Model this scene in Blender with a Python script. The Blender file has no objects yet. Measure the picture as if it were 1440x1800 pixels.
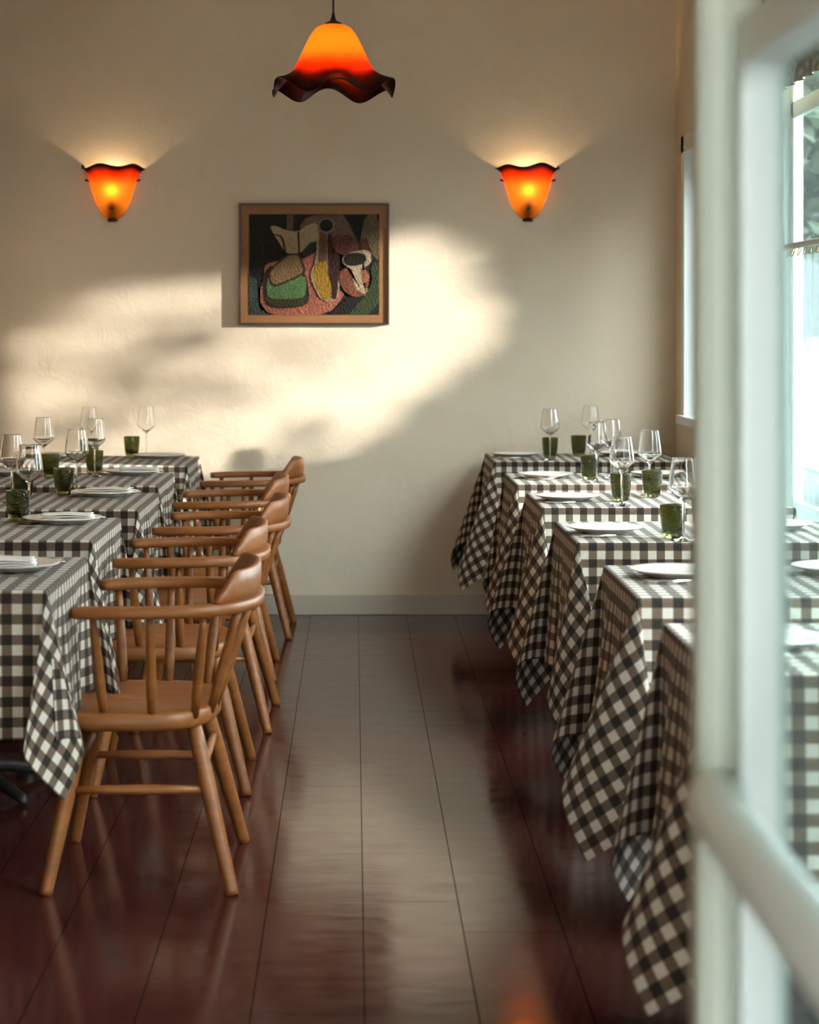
import bpy, bmesh, math, random
import numpy as np
from mathutils import Vector, Matrix

C = bpy.context.scene.collection
S = bpy.context.scene
PI = math.pi

# ------------------------------------------------------------------ camera
F_PX, CAM_Z = 3771.0, 1.33
VPX, VPY = 622.0, 575.0
cd = bpy.data.cameras.new('camera')
cam = bpy.data.objects.new('camera', cd); C.objects.link(cam)
cam.location = (0, 0, CAM_Z); cam.rotation_euler = (PI/2, 0, 0)
cd.sensor_fit = 'HORIZONTAL'; cd.sensor_width = 36.0
cd.lens = 36.0*F_PX/1440.0
cd.shift_x = (720-VPX)/1440.0
cd.shift_y = -(900-VPY)/1440.0
cd.clip_end = 200
cd.dof.use_dof = True; cd.dof.focus_distance = 6.9; cd.dof.aperture_fstop = 6.0
S.camera = cam

# ------------------------------------------------------------------ exposure
S.view_settings.view_transform = 'Standard'
S.view_settings.look = 'None'
S.view_settings.gamma = 1.0
S.view_settings.use_curve_mapping = False
S.view_settings.exposure = 1.10
try:
    S.cycles.use_denoising = True
    S.cycles.max_bounces = 12; S.cycles.transmission_bounces = 12; S.cycles.transparent_max_bounces = 24
    S.cycles.diffuse_bounces = 5; S.cycles.glossy_bounces = 4
    S.cycles.caustics_reflective = False; S.cycles.caustics_refractive = False
    S.cycles.sample_clamp_indirect = 4.0
except Exception:
    pass

# ------------------------------------------------------------------ world and sun
SKY = 22.0
w = bpy.data.worlds.new('world'); S.world = w; w.use_nodes = True
nt = w.node_tree
bg = nt.nodes['Background']
tc = nt.nodes.new('ShaderNodeTexCoord'); sx = nt.nodes.new('ShaderNodeSeparateXYZ')
rp = nt.nodes.new('ShaderNodeValToRGB')
rp.color_ramp.elements[0].position = 0.0; rp.color_ramp.elements[0].color = (.30, .335, .335, 1)
rp.color_ramp.elements[1].position = 0.75; rp.color_ramp.elements[1].color = (.52, .61, .64, 1)
_e = rp.color_ramp.elements.new(.2); _e.color = (.46, .53, .545, 1)
nt.links.new(tc.outputs['Generated'], sx.inputs[0]); nt.links.new(sx.outputs['Z'], rp.inputs[0])
nt.links.new(rp.outputs[0], bg.inputs[0]); bg.inputs[1].default_value = SKY

SUN = 13.0
SUN_DIR = Vector((1.0, -0.476, 0.157))          # points towards the low sun
sd = bpy.data.lights.new('sun', 'SUN'); sd.energy = SUN; sd.angle = math.radians(1.35); sd.color = (1.0, .95, .87)
so = bpy.data.objects.new('sun', sd); C.objects.link(so)
so.rotation_euler = SUN_DIR.to_track_quat('Z', 'Y').to_euler()

# ------------------------------------------------------------------ helpers
def lin(r, g, b):
    f = lambda c: (c/255/12.92) if c/255 <= .04045 else ((c/255+.055)/1.055)**2.4
    return (f(r), f(g), f(b), 1)

class NT:
    def __init__(s, name):
        s.m = bpy.data.materials.new(name); s.m.use_nodes = True
        s.t = s.m.node_tree; s.b = s.t.nodes['Principled BSDF']; s.out = s.t.nodes['Material Output']
    def n(s, kind, **kw):
        x = s.t.nodes.new(kind)
        for k, v in kw.items(): setattr(x, k, v)
        return x
    def l(s, a, b): s.t.links.new(a, b)
    def set(s, **kw):
        for k, v in kw.items(): s.b.inputs[k.replace('_', ' ')].default_value = v
    def noise(s, scale, detail=3, rough=.5, vec=None, dist=0):
        x = s.n('ShaderNodeTexNoise'); x.inputs['Scale'].default_value = scale
        x.inputs['Detail'].default_value = detail; x.inputs['Roughness'].default_value = rough
        x.inputs['Distortion'].default_value = dist
        if vec is not None: s.l(vec, x.inputs['Vector'])
        return x
    def ramp(s, fac, stops):
        x = s.n('ShaderNodeValToRGB'); e = x.color_ramp.elements
        while len(e) < len(stops): e.new(.5)
        for i, (p, c) in enumerate(stops): e[i].position = p; e[i].color = c if len(c) == 4 else (*c, 1)
        s.l(fac, x.inputs[0]); return x
    def bump(s, h, strength=.2, dist=.002):
        x = s.n('ShaderNodeBump'); x.inputs['Strength'].default_value = strength; x.inputs['Distance'].default_value = dist
        s.l(h, x.inputs['Height']); s.l(x.outputs[0], s.b.inputs['Normal']); return x
    def obj(s, scale=(1, 1, 1)):
        c = s.n('ShaderNodeTexCoord'); m = s.n('ShaderNodeMapping'); m.inputs['Scale'].default_value = scale
        s.l(c.outputs['Object'], m.inputs[0]); return m.outputs[0]
    def math(s, op, a, b=None):
        x = s.n('ShaderNodeMath', operation=op)
        for i, v in enumerate((a, b)):
            if v is None: continue
            if isinstance(v, (int, float)): x.inputs[i].default_value = v
            else: s.l(v, x.inputs[i])
        return x.outputs[0]

def plain(name, col, rough=.6, metal=0, **kw):
    n = NT(name); n.set(Base_Color=col, Roughness=rough, Metallic=metal, **kw); return n.m

M = {}
# plaster / painted wall
def wall_mat(name, c1, c2):
    n = NT(name); v = n.obj()
    a = n.noise(1.3, 5, .6, v); r = n.ramp(a.outputs[0], [(.3, c1), (.7, c2)])
    n.l(r.outputs[0], n.b.inputs['Base Color']); n.set(Roughness=.85)
    b = n.noise(9, 8, .65, v, .6); n.bump(b.outputs[0], .35, .012)
    return n.m
M['plaster'] = wall_mat('warm_plaster', (.69, .585, .445), (.74, .64, .50))
M['ceiling'] = wall_mat('ceiling_paint', (.70, .60, .46), (.76, .66, .51))
M['trim'] = plain('cream_gloss_paint', (.50, .43, .33, 1), .35)
M['white_paint'] = plain('pale_grey_green_paint', (.72, .78, .755, 1), .4)
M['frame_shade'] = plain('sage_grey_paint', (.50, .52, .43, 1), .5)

def floor_mat():
    n = NT('oxblood_painted_boards'); c = n.n('ShaderNodeTexCoord'); s = n.n('ShaderNodeSeparateXYZ'); n.l(c.outputs['Object'], s.inputs[0])
    W = .2205
    fx = n.math('DIVIDE', n.math('SUBTRACT', s.outputs['X'], .021-10*W), W)
    idx = n.math('FLOOR', fx); fr = n.math('FRACT', fx)
    e = n.math('MINIMUM', fr, n.math('SUBTRACT', 1.0, fr))
    seamx = n.math('LESS_THAN', e, .007)
    wn = n.n('ShaderNodeTexWhiteNoise', noise_dimensions='1D'); n.l(idx, wn.inputs['W'])
    L = 2.45
    fy = n.math('DIVIDE', n.math('ADD', s.outputs['Y'], n.math('MULTIPLY', wn.outputs['Value'], 7.0)), L)
    fry = n.math('FRACT', fy); ey = n.math('MINIMUM', fry, n.math('SUBTRACT', 1.0, fry))
    seamy = n.math('LESS_THAN', ey, .0005)
    seam = n.math('MAXIMUM', seamx, seamy)
    wn2 = n.n('ShaderNodeTexWhiteNoise', noise_dimensions='2D'); cb = n.n('ShaderNodeCombineXYZ')
    n.l(idx, cb.inputs[0]); n.l(n.math('FLOOR', fy), cb.inputs[1]); n.l(cb.outputs[0], wn2.inputs['Vector'])
    mp = n.n('ShaderNodeMapping'); mp.inputs['Scale'].default_value = (7, 1.2, 1); n.l(c.outputs['Object'], mp.inputs[0])
    a = n.noise(3, 6, .6, mp.outputs[0])
    base = n.ramp(a.outputs[0], [(.3, (.034, .0080, .0068)), (.7, (.056, .0140, .0115))])
    hs = n.n('ShaderNodeHueSaturation'); n.l(base.outputs[0], hs.inputs['Color'])
    n.l(n.math('ADD', .85, n.math('MULTIPLY', wn2.outputs['Value'], .3)), hs.inputs['Value'])
    mx = n.n('ShaderNodeMixRGB'); n.l(seam, mx.inputs[0]); n.l(hs.outputs[0], mx.inputs[1]); mx.inputs[2].default_value = (.006, .003, .003, 1)
    # dust specks and thin pale scratches
    mp2 = n.n('ShaderNodeMapping'); mp2.inputs['Scale'].default_value = (26, 2.4, 1); n.l(c.outputs['Object'], mp2.inputs[0])
    sc = n.noise(5, 8, .8, mp2.outputs[0], .4); scm = n.ramp(sc.outputs[0], [(.70, (0, 0, 0)), (.78, (.35, .35, .35))])
    mx2 = n.n('ShaderNodeMixRGB'); n.l(scm.outputs[0], mx2.inputs[0]); n.l(mx.outputs[0], mx2.inputs[1]); mx2.inputs[2].default_value = (.20, .14, .11, 1)
    n.l(mx2.outputs[0], n.b.inputs['Base Color'])
    mp3 = n.n('ShaderNodeMapping'); mp3.inputs['Scale'].default_value = (2.2, 5, 1); n.l(c.outputs['Object'], mp3.inputs[0])
    r2 = n.noise(3, 6, .6, mp3.outputs[0]); rr = n.ramp(r2.outputs[0], [(.3, (.09, .09, .09)), (.75, (.19, .19, .19))])
    n.l(rr.outputs[0], n.b.inputs['Roughness'])
    n.set(IOR=1.5); n.l(n.math('SUBTRACT', .21, n.math('MULTIPLY', seam, .20)), n.b.inputs['Specular IOR Level'])
    hb = n.noise(2.2, 4, .55, mp3.outputs[0], .5)
    hh = n.math('SUBTRACT', n.math('ADD', n.math('ADD', n.math('MULTIPLY', hb.outputs[0], .42), n.math('MULTIPLY', n.math('MULTIPLY', n.math('SUBTRACT', wn2.outputs['Value'], .5), fr), 2.2)), n.math('MULTIPLY', wn2.outputs['Value'], .15)), n.math('MULTIPLY', seam, .5))
    n.bump(hh, .30, .004)
    return n.m
M['floor'] = floor_mat()

def wood_mat(name, c1, c2, rough=.48):
    n = NT(name); v = n.obj((1.3, 9, 9))
    a = n.noise(5, 6, .6, v, .8); r = n.ramp(a.outputs[0], [(.3, c1), (.72, c2)])
    n.l(r.outputs[0], n.b.inputs['Base Color']); n.set(Roughness=rough); n.bump(a.outputs[0], .08, .001)
    return n.m
M['wood'] = wood_mat('honey_beech', (.185, .057, .011), (.30, .100, .021))
M['wood_dark'] = wood_mat('dark_walnut', (.03, .014, .008), (.06, .03, .017), .4)
M['bench_wood'] = wood_mat('tan_bench_wood', (.22, .11, .05), (.30, .16, .08), .5)

def gingham():
    n = NT('brown_gingham'); u = n.n('ShaderNodeUVMap'); s = n.n('ShaderNodeSeparateXYZ'); n.l(u.outputs[0], s.inputs[0])
    P = .0455
    def stripe(o):
        f = n.math('FRACT', n.math('ADD', n.math('DIVIDE', o, P), 100.25)); return n.math('LESS_THAN', f, .5)
    a, b = stripe(s.outputs['X']), stripe(s.outputs['Y'])
    tot = n.math('MULTIPLY', n.math('ADD', a, b), .5)
    r = n.ramp(tot, [(0, (.57, .515, .44)), (.5, (.125, .083, .054)), (1, (.013, .0075, .005))])
    r.color_ramp.interpolation = 'CONSTANT'
    r.color_ramp.elements[1].position = .3; r.color_ramp.elements[2].position = .8
    w1 = n.n('ShaderNodeTexWave', wave_type='BANDS', bands_direction='X'); w1.inputs['Scale'].default_value = 250; n.l(u.outputs[0], w1.inputs['Vector'])
    w2 = n.n('ShaderNodeTexWave', wave_type='BANDS', bands_direction='Y'); w2.inputs['Scale'].default_value = 250; n.l(u.outputs[0], w2.inputs['Vector'])
    hs = n.n('ShaderNodeHueSaturation'); n.l(r.outputs[0], hs.inputs['Color'])
    nz = n.noise(60, 4, .6, u.outputs[0])
    n.l(n.math('ADD', .85, n.math('MULTIPLY', nz.outputs[0], .3)), hs.inputs['Value'])
    n.l(hs.outputs[0], n.b.inputs['Base Color']); n.set(Roughness=.92)
    n.b.inputs['Sheen Weight'].default_value = .08
    n.bump(n.math('MULTIPLY', w1.outputs[0], w2.outputs[0]), .25, .0006)
    return n.m
M['gingham'] = gingham()

def glass_mat(name, col, rough=0.0, ior=1.45, bump=None):
    n = NT(name); n.set(Base_Color=col, Roughness=rough, IOR=ior); n.b.inputs['Transmission Weight'].default_value = 1
    if bump: a = n.n('ShaderNodeTexVoronoi'); a.inputs['Scale'].default_value = bump; n.l(n.obj(), a.inputs['Vector']); n.bump(a.outputs['Distance'], .5, .002)
    return n.m
M['crystal'] = glass_mat('clear_glass', (1, 1, 1, 1), ior=1.48)
M['green_glass'] = glass_mat('olive_green_glass', (.25, .27, .105, 1), .02, 1.5, 120)
def pane_mat(name, tint, refl=.06, haze=0.0):
    n = NT(name); t = n.n('ShaderNodeBsdfTransparent'); t.inputs[0].default_value = tint
    g = n.n('ShaderNodeBsdfGlossy'); g.inputs['Roughness'].default_value = .02
    m = n.n('ShaderNodeMixShader'); fr = n.n('ShaderNodeLayerWeight'); fr.inputs[0].default_value = .5
    n.l(n.math('ADD', .02, n.math('MULTIPLY', n.math('POWER', fr.outputs['Facing'], 6.0), .25)), m.inputs[0]); n.l(t.outputs[0], m.inputs[1]); n.l(g.outputs[0], m.inputs[2])
    last = m.outputs[0]
    if haze:
        d = n.n('ShaderNodeBsdfTranslucent'); d.inputs[0].default_value = (.8, .88, .88, 1)
        d2 = n.n('ShaderNodeBsdfDiffuse'); d2.inputs[0].default_value = (.8, .88, .88, 1)
        ms = n.n('ShaderNodeMixShader'); ms.inputs[0].default_value = .5; n.l(d.outputs[0], ms.inputs[1]); n.l(d2.outputs[0], ms.inputs[2])
        m2 = n.n('ShaderNodeMixShader'); m2.inputs[0].default_value = haze; n.l(last, m2.inputs[1]); n.l(ms.outputs[0], m2.inputs[2]); last = m2.outputs[0]
    n.l(last, n.out.inputs[0]); return n.m
M['pane'] = pane_mat('window_pane_glass', (.97, .99, .98, 1))
M['tinted_pane'] = pane_mat('skylight_dimming_glass', (.62, .62, .615, 1))  # grey tint added to dim the skylight through the far window
M['door_pane'] = pane_mat('hazy_door_glass', (.86, .94, .94, 1), haze=.03)  # bluish tint with a faint diffuse haze mixed in

def plate_mat():
    n = NT('cream_stoneware'); a = n.noise(60, 4, .6, n.obj()); r = n.ramp(a.outputs[0], [(.3, (.74, .70, .62)), (.7, (.80, .765, .69))])
    n.l(r.outputs[0], n.b.inputs['Base Color']); n.set(Roughness=.22); return n.m
M['plate'] = plate_mat()
M['napkin'] = plain('white_linen', (.80, .78, .74, 1), .9)
M['steel'] = plain('brushed_steel', (.62, .60, .57, 1), .22, 1)
M['iron'] = plain('black_cast_iron', (.018, .016, .015, 1), .45, .3)
M['bronze'] = plain('dark_bronze', (.035, .018, .010, 1), .4, .6)
M['brass'] = plain('aged_brass', (.42, .30, .14, 1), .35, 1)
M['cord'] = plain('dark_cord', (.03, .02, .015, 1), .7)

def shade_mat(name, axis_lo, axis_hi, stops, rough=.22):
    """coloured opal glass, coloured along its own height; lit only by the bulb inside"""
    n = NT(name); c = n.n('ShaderNodeTexCoord'); s = n.n('ShaderNodeSeparateXYZ'); n.l(c.outputs['UV'], s.inputs[0])
    nz = n.noise(14, 4, .6, c.outputs['Object'])
    f = n.math('ADD', s.outputs['Y'], n.math('MULTIPLY', n.math('SUBTRACT', nz.outputs[0], .5), .12))
    r = n.ramp(f, stops)
    tr = n.n('ShaderNodeBsdfTranslucent'); n.l(r.outputs[0], tr.inputs[0])
    df = n.n('ShaderNodeBsdfPrincipled'); df.inputs['Roughness'].default_value = rough
    hs = n.n('ShaderNodeHueSaturation'); n.l(r.outputs[0], hs.inputs['Color']); hs.inputs['Value'].default_value = .35
    n.l(hs.outputs[0], df.inputs['Base Color'])
    m = n.n('ShaderNodeMixShader'); m.inputs[0].default_value = .25
    n.l(tr.outputs[0], m.inputs[1]); n.l(df.outputs[0], m.inputs[2]); n.l(m.outputs[0], n.out.inputs[0])
    return n.m
M['sconce_glass'] = shade_mat('amber_sconce_glass', 0, 1, [(0, (.80, .42, .04)), (.35, (.95, .52, .14)), (.62, (.98, .45, .11)), (.78, (.85, .14, .012)), (.90, (.16, .012, .005)), (1, (.045, .007, .005))])
M['pendant_glass'] = shade_mat('amber_pendant_glass', 0, 1, [(0, (.05, .010, .006)), (.13, (.09, .013, .007)), (.25, (.26, .022, .008)), (.38, (.80, .13, .02)), (.52, (.95, .37, .07)), (.93, (.90, .37, .07)), (1, (.5, .15, .03))])
def emis(name, col, st):
    n = NT(name); n.set(Base_Color=(0, 0, 0, 1)); n.b.inputs['Emission Color'].default_value = (*col, 1); n.b.inputs['Emission Strength'].default_value = st; return n.m
M['bulb'] = emis('lit_bulb', (1, .66, .32), 14)

# ---- mesh builders
def new_obj(name, me, mat, parent=None, smooth=False):
    if not isinstance(mat, (list, tuple)): mat = [mat]
    for m in mat: me.materials.append(m)
    if smooth:
        for p in me.polygons: p.use_smooth = True
    o = bpy.data.objects.new(name, me); C.objects.link(o)
    if parent is not None: o.parent = parent
    return o
def finish(name, bm, mat, parent=None, smooth=False, bevel=0):
    bmesh.ops.recalc_face_normals(bm, faces=bm.faces)
    me = bpy.data.meshes.new(name); bm.to_mesh(me); bm.free()
    o = new_obj(name, me, mat, parent, smooth)
    if bevel:
        b = o.modifiers.new('bevel', 'BEVEL'); b.width = bevel; b.segments = 2; b.limit_method = 'ANGLE'
        o.modifiers.new('wn', 'WEIGHTED_NORMAL') if False else None
    return o
def box(bm, x0, x1, y0, y1, z0, z1, mi=0):
    vs = [bm.verts.new(p) for p in ((x0,y0,z0),(x1,y0,z0),(x1,y1,z0),(x0,y1,z0),(x0,y0,z1),(x1,y0,z1),(x1,y1,z1),(x0,y1,z1))]
    for f in ((3,2,1,0),(4,5,6,7),(0,1,5,4),(1,2,6,5),(2,3,7,6),(3,0,4,7)):
        bm.faces.new([vs[i] for i in f]).material_index = mi
def tube(bm, pts, radii, seg=12, flat=None):
    """a round tube through pts with radii"""
    pts = [Vector(p) for p in pts]; rings = []
    if isinstance(radii, (int, float)): radii = [radii]*len(pts)
    up = None
    for i, p in enumerate(pts):
        d = (pts[min(i+1, len(pts)-1)] - pts[max(i-1, 0)]).normalized()
        if up is None: up = Vector((0, 0, 1)) if abs(d.z) < .9 else Vector((1, 0, 0))
        a = d.cross(up)
        if a.length < 1e-4: a = d.cross(Vector((0, 1, 0)))
        a.normalize(); b = a.cross(d).normalized(); up = b
        r = radii[i]
        rings.append([bm.verts.new(p + a*math.cos(2*PI*k/seg)*r + b*math.sin(2*PI*k/seg)*r*(flat or 1)) for k in range(seg)])
    for i in range(len(rings)-1):
        for k in range(seg):
            bm.faces.new((rings[i][k], rings[i][(k+1) % seg], rings[i+1][(k+1) % seg], rings[i+1][k]))
    bm.faces.new(rings[0][::-1]); bm.faces.new(rings[-1])
def lathe(bm, prof, seg=32, fn=None, a0=0, a1=2*PI):
    """prof: list of (r, z); full or part turn"""
    full = abs(a1-a0-2*PI) < 1e-6; n = seg if full else seg+1; rings = []
    uvl = bm.loops.layers.uv.verify()
    for j, (r, z) in enumerate(prof):
        if r < 1e-6: rings.append([bm.verts.new((0, 0, z))]); continue
        ring = []
        for k in range(n):
            a = a0+(a1-a0)*k/seg; rr, zz = (r, z) if fn is None else fn(r, z, a, j/(len(prof)-1))
            ring.append(bm.verts.new((rr*math.cos(a), rr*math.sin(a), zz)))
        rings.append(ring)
    for j in range(len(prof)-1):
        A, B = rings[j], rings[j+1]
        for k in range(seg):
            k2 = (k+1) % n
            if len(A) == 1 and len(B) == 1: continue
            if len(A) == 1: q = [A[0], B[k2], B[k]]; js = [j, j+1, j+1]
            elif len(B) == 1: q = [A[k], A[k2], B[0]]; js = [j, j, j+1]
            else: q = [A[k], A[k2], B[k2], B[k]]; js = [j, j, j+1, j+1]
            try: f = bm.faces.new(q)
            except ValueError: continue
            for lp, jj in zip(f.loops, js): lp[uvl].uv = (k/seg, jj/(len(prof)-1))
    return rings
def tag(o, label=None, cat=None, group=None, kind=None):
    if label: o['label'] = label
    if cat: o['category'] = cat
    if group: o['group'] = group
    if kind: o['kind'] = kind
    return o
def empty(name, loc, label, cat, group=None, rz=0):
    o = bpy.data.objects.new(name, None); C.objects.link(o); o.location = loc; o.rotation_euler = (0, 0, rz); o.empty_display_size = .1
    return tag(o, label, cat, group)
def copy_tree(o, parent=None):
    c = o.copy(); C.objects.link(c); c.parent = parent
    for ch in list(o.children): copy_tree(ch, c)
    return c
class Maker:
    """first use builds the thing, later uses copy it with its parts"""
    def __init__(s, build): s.build = build; s.proto = None
    def __call__(s, loc, label, cat, group, rz=0):
        if s.proto is None: s.proto = s.build(); o = s.proto
        else: o = copy_tree(s.proto)
        o.location = loc; o.rotation_euler = (0, 0, rz); tag(o, label, cat, group); return o
def bare(name):
    o = bpy.data.objects.new(name, None); C.objects.link(o); o.empty_display_size = .1; return o
def struct(name, bm, mat, bevel=0, parent=None):
    o = finish(name, bm, mat, parent, bevel=bevel)
    if parent is None: o['kind'] = 'structure'
    return o

# ------------------------------------------------------------------ the room
BX0, BX1, YB, YF, ZC = -1.80, 1.49, 9.93, -0.9, 3.05
bm = bmesh.new(); box(bm, BX0-.15, BX1+.3, YF, YB+.15, -.12, 0); struct('floor', bm, M['floor'])
bm = bmesh.new(); box(bm, BX0-.15, BX1+.3, YF, YB+.15, ZC, ZC+.12); struct('ceiling', bm, M['ceiling'])
bm = bmesh.new(); box(bm, BX0-.15, BX1+.3, YB, YB+.15, 0, ZC); struct('wall_back', bm, M['plaster'])
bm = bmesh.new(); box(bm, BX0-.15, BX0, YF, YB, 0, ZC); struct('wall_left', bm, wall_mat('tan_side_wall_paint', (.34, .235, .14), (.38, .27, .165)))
bm = bmesh.new(); box(bm, BX0, BX1, YB-.016, YB, 0, .092); struct('baseboard_back', bm, M['trim'], .003)
bm = bmesh.new(); box(bm, BX0, BX0+.016, YF, YB-.016, 0, .092); struct('baseboard_left', bm, M['trim'], .003)
# right wall with three windows
WT = .16
WIN = [(8.33, 9.64, .93, 2.14), (5.30, 7.88, .64, 2.62), (2.75, 4.55, .64, 2.62)]
bm = bmesh.new()
ys = [YF]
for (a, b, z0, z1) in WIN[::-1]:
    box(bm, BX1, BX1+WT, ys[-1], a, 0, ZC)
    box(bm, BX1, BX1+WT, a, b, 0, z0); box(bm, BX1, BX1+WT, a, b, z1, ZC); ys.append(b)
box(bm, BX1, BX1+WT, ys[-1], YB, 0, ZC)
struct('wall_right', bm, M['plaster'])
bm = bmesh.new(); box(bm, BX1-.016, BX1, YF, YB-.016, 0, .092); struct('baseboard_right', bm, M['trim'], .003)
# wall behind the camera with an open street entrance
bm = bmesh.new()
box(bm, BX0, -.36, YF-.12, YF, 0, ZC); box(bm, .40, BX1, YF-.12, YF, 0, ZC); box(bm, -.36, .40, YF-.12, YF, 1.95, ZC)
struct('wall_front', bm, M['plaster'])

for i, (a, b, z0, z1) in enumerate(WIN):
    bm = bmesh.new(); X0, X1 = BX1-.012, BX1+.155
    t = .06
    # casing inside the reveal
    box(bm, X0, X1, a-.05, a+.03, z0-.02, z1+.05); box(bm, X0, X1, b-.03, b+.05, z0-.02, z1+.05)
    box(bm, X0, X1, a-.05, b+.05, z1-.03, z1+.05)
    w_ = struct('window_%d' % (i+1), bm, M['white_paint'], .004)
    bm = bmesh.new(); box(bm, BX1-.035, BX1+.155, a-.06, b+.06, z0-.035, z0+.005)
    finish('window_sill', bm, M['white_paint'], w_, bevel=.004)
    zt = 2.12 if i else 2.05
    bm = bmesh.new(); X0, X1 = BX1+.108, BX1+.132
    for (p, q) in ((a+.03, a+.08), (b-.08, b-.03))+((((a+b)/2-.025, (a+b)/2+.025),) if i else ()): box(bm, X0, X1, p, q, z0, z1-.03)
    box(bm, X0, X1, a+.03, b-.03, z0, z0+.06); box(bm, X0, X1, a+.03, b-.03, z1-.08, z1-.03)
    if i: box(bm, X0, X1, a+.03, b-.03, zt-.03, zt+.03)
    fr = finish('window_frame', bm, M['white_paint'], w_, bevel=.003)
    bm = bmesh.new(); box(bm, BX1+.121, BX1+.125, a+.06, b-.06, z0+.03, z1-.05); finish('window_pane', bm, M['pane'] if i else M['tinted_pane'], w_)

# cafe curtains: rod, rings and sheer cloth across each of the two nearer windows
def sheer():
    n = NT('sheer_white_voile')
    d = n.n('ShaderNodeBsdfDiffuse'); d.inputs[0].default_value = (.42, .42, .41, 1)
    t = n.n('ShaderNodeBsdfTranslucent'); t.inputs[0].default_value = (.42, .42, .41, 1)
    m = n.n('ShaderNodeMixShader'); m.inputs[0].default_value = .6; n.l(d.outputs[0], m.inputs[1]); n.l(t.outputs[0], m.inputs[2])
    tr = n.n('ShaderNodeBsdfTransparent'); lw = n.n('ShaderNodeLayerWeight'); lw.inputs[0].default_value = .35
    f = n.math('ADD', .10, n.math('MULTIPLY', lw.outputs['Facing'], .35))
    m2 = n.n('ShaderNodeMixShader'); n.l(f, m2.inputs[0]); n.l(tr.outputs[0], m2.inputs[1]); n.l(m.outputs[0], m2.inputs[2])
    n.l(m2.outputs[0], n.out.inputs[0]); return n.m
M['sheer'] = sheer()
def grid_mesh(name, P, mat, parent=None, uv=None, smooth=True):
    """P: (n, m, 3) array of points"""
    n, m = P.shape[:2]
    idx = np.arange(n*m).reshape(n, m)
    f = np.stack([idx[:-1, :-1], idx[1:, :-1], idx[1:, 1:], idx[:-1, 1:]], -1).reshape(-1, 4)
    me = bpy.data.meshes.new(name); me.from_pydata(P.reshape(-1, 3).tolist(), [], f.tolist())
    if uv is not None:
        l = me.uv_layers.new(name='UVMap'); fl = f.reshape(-1); l.data.foreach_set('uv', uv.reshape(-1, 2)[fl].astype(np.float32).ravel())
    return new_obj(name, me, mat, parent, smooth)
def cafe_curtain(a, b, zr, zh, label, glabel):
    o = empty('cafe_curtain', (BX1-.03, (a+b)/2, 0), label, 'curtain', None)
    bm = bmesh.new(); tube(bm, [(0, a-(a+b)/2, zr), (0, b-(a+b)/2, zr)], .011, 12); finish('curtain_rod', bm, M['brass'], o, True)
    n = 26
    for k in range(n):
        y = (a-b)/2 + (k+.5)*(b-a)/n
        bm = bmesh.new(); R, r = .019, .0022
        pr = [(0 + 0*R, y+R*0, 0)]
        pts = [(R*math.cos(t)*.35, y + .006*math.sin(t) + R*.0 + R*math.sin(t)*.6, zr-.004-.012+R*math.cos(t)) for t in np.linspace(0, 2*PI, 17)]
        tube(bm, pts, r, 6); finish('curtain_ring', bm, M['brass'], o, True)
    U = np.linspace(0, 1, 300); V = np.linspace(0, 1, 24); P = np.zeros((300, 24, 3))
    for j, v in enumerate(V):
        amp = .012+.016*v
        y = (a-b)/2 + U*(b-a)
        P[:, j, 0] = amp*np.sin(2*PI*U*26+.6*np.sin(U*17)) + .010*v*np.sin(U*40) 
        P[:, j, 1] = y + .01*v*np.sin(U*31)
        P[:, j, 2] = zr-.035-(zr-.035-zh)*v + .006*v*np.sin(U*60)
    grid_mesh('sheer_cloth', P, M['sheer'], o)
    return o
cafe_curtain(5.28, 7.86, 1.600, .675, 'sheer white cafe curtain on a brass rod across the window seen through the door glass', None)
# valance of patterned brown lace at the head of the middle window
def lace():
    n = NT('golden_brown_patterned_cloth'); v = n.n('ShaderNodeTexVoronoi'); v.inputs['Scale'].default_value = 30; n.l(n.obj(), v.inputs['Vector'])
    r = n.ramp(v.outputs['Distance'], [(.15, (.50, .40, .24)), (.5, (.17, .11, .045)), (.8, (.08, .05, .02))])
    n.l(r.outputs[0], n.b.inputs['Base Color']); n.set(Roughness=.9); return n.m
M['lace'] = lace()
U = np.linspace(0, 1, 160); V = np.linspace(0, 1, 8); P = np.zeros((160, 8, 3))
for j, v in enumerate(V):
    P[:, j, 0] = BX1+.012+.010*np.sin(U*2*PI*18); P[:, j, 1] = 5.30+U*2.58; P[:, j, 2] = 2.58-.42*v
tag(grid_mesh('window_valance', P, M['lace']), 'golden brown patterned valance at the head of the window seen through the door glass', 'curtain')

# ------------------------------------------------------------------ foreground door
DJX0, DJX1, DY = .2960, .3250, 1.84
DJT = 1.62
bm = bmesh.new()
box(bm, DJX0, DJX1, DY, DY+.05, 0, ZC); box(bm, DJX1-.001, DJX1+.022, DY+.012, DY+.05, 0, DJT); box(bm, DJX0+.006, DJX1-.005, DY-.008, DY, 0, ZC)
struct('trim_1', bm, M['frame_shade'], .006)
dl = bare('door_1'); dl.location = (.3262, DY, 0); dl['kind'] = 'structure'; dl.rotation_euler = (0, 0, 0)
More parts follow.
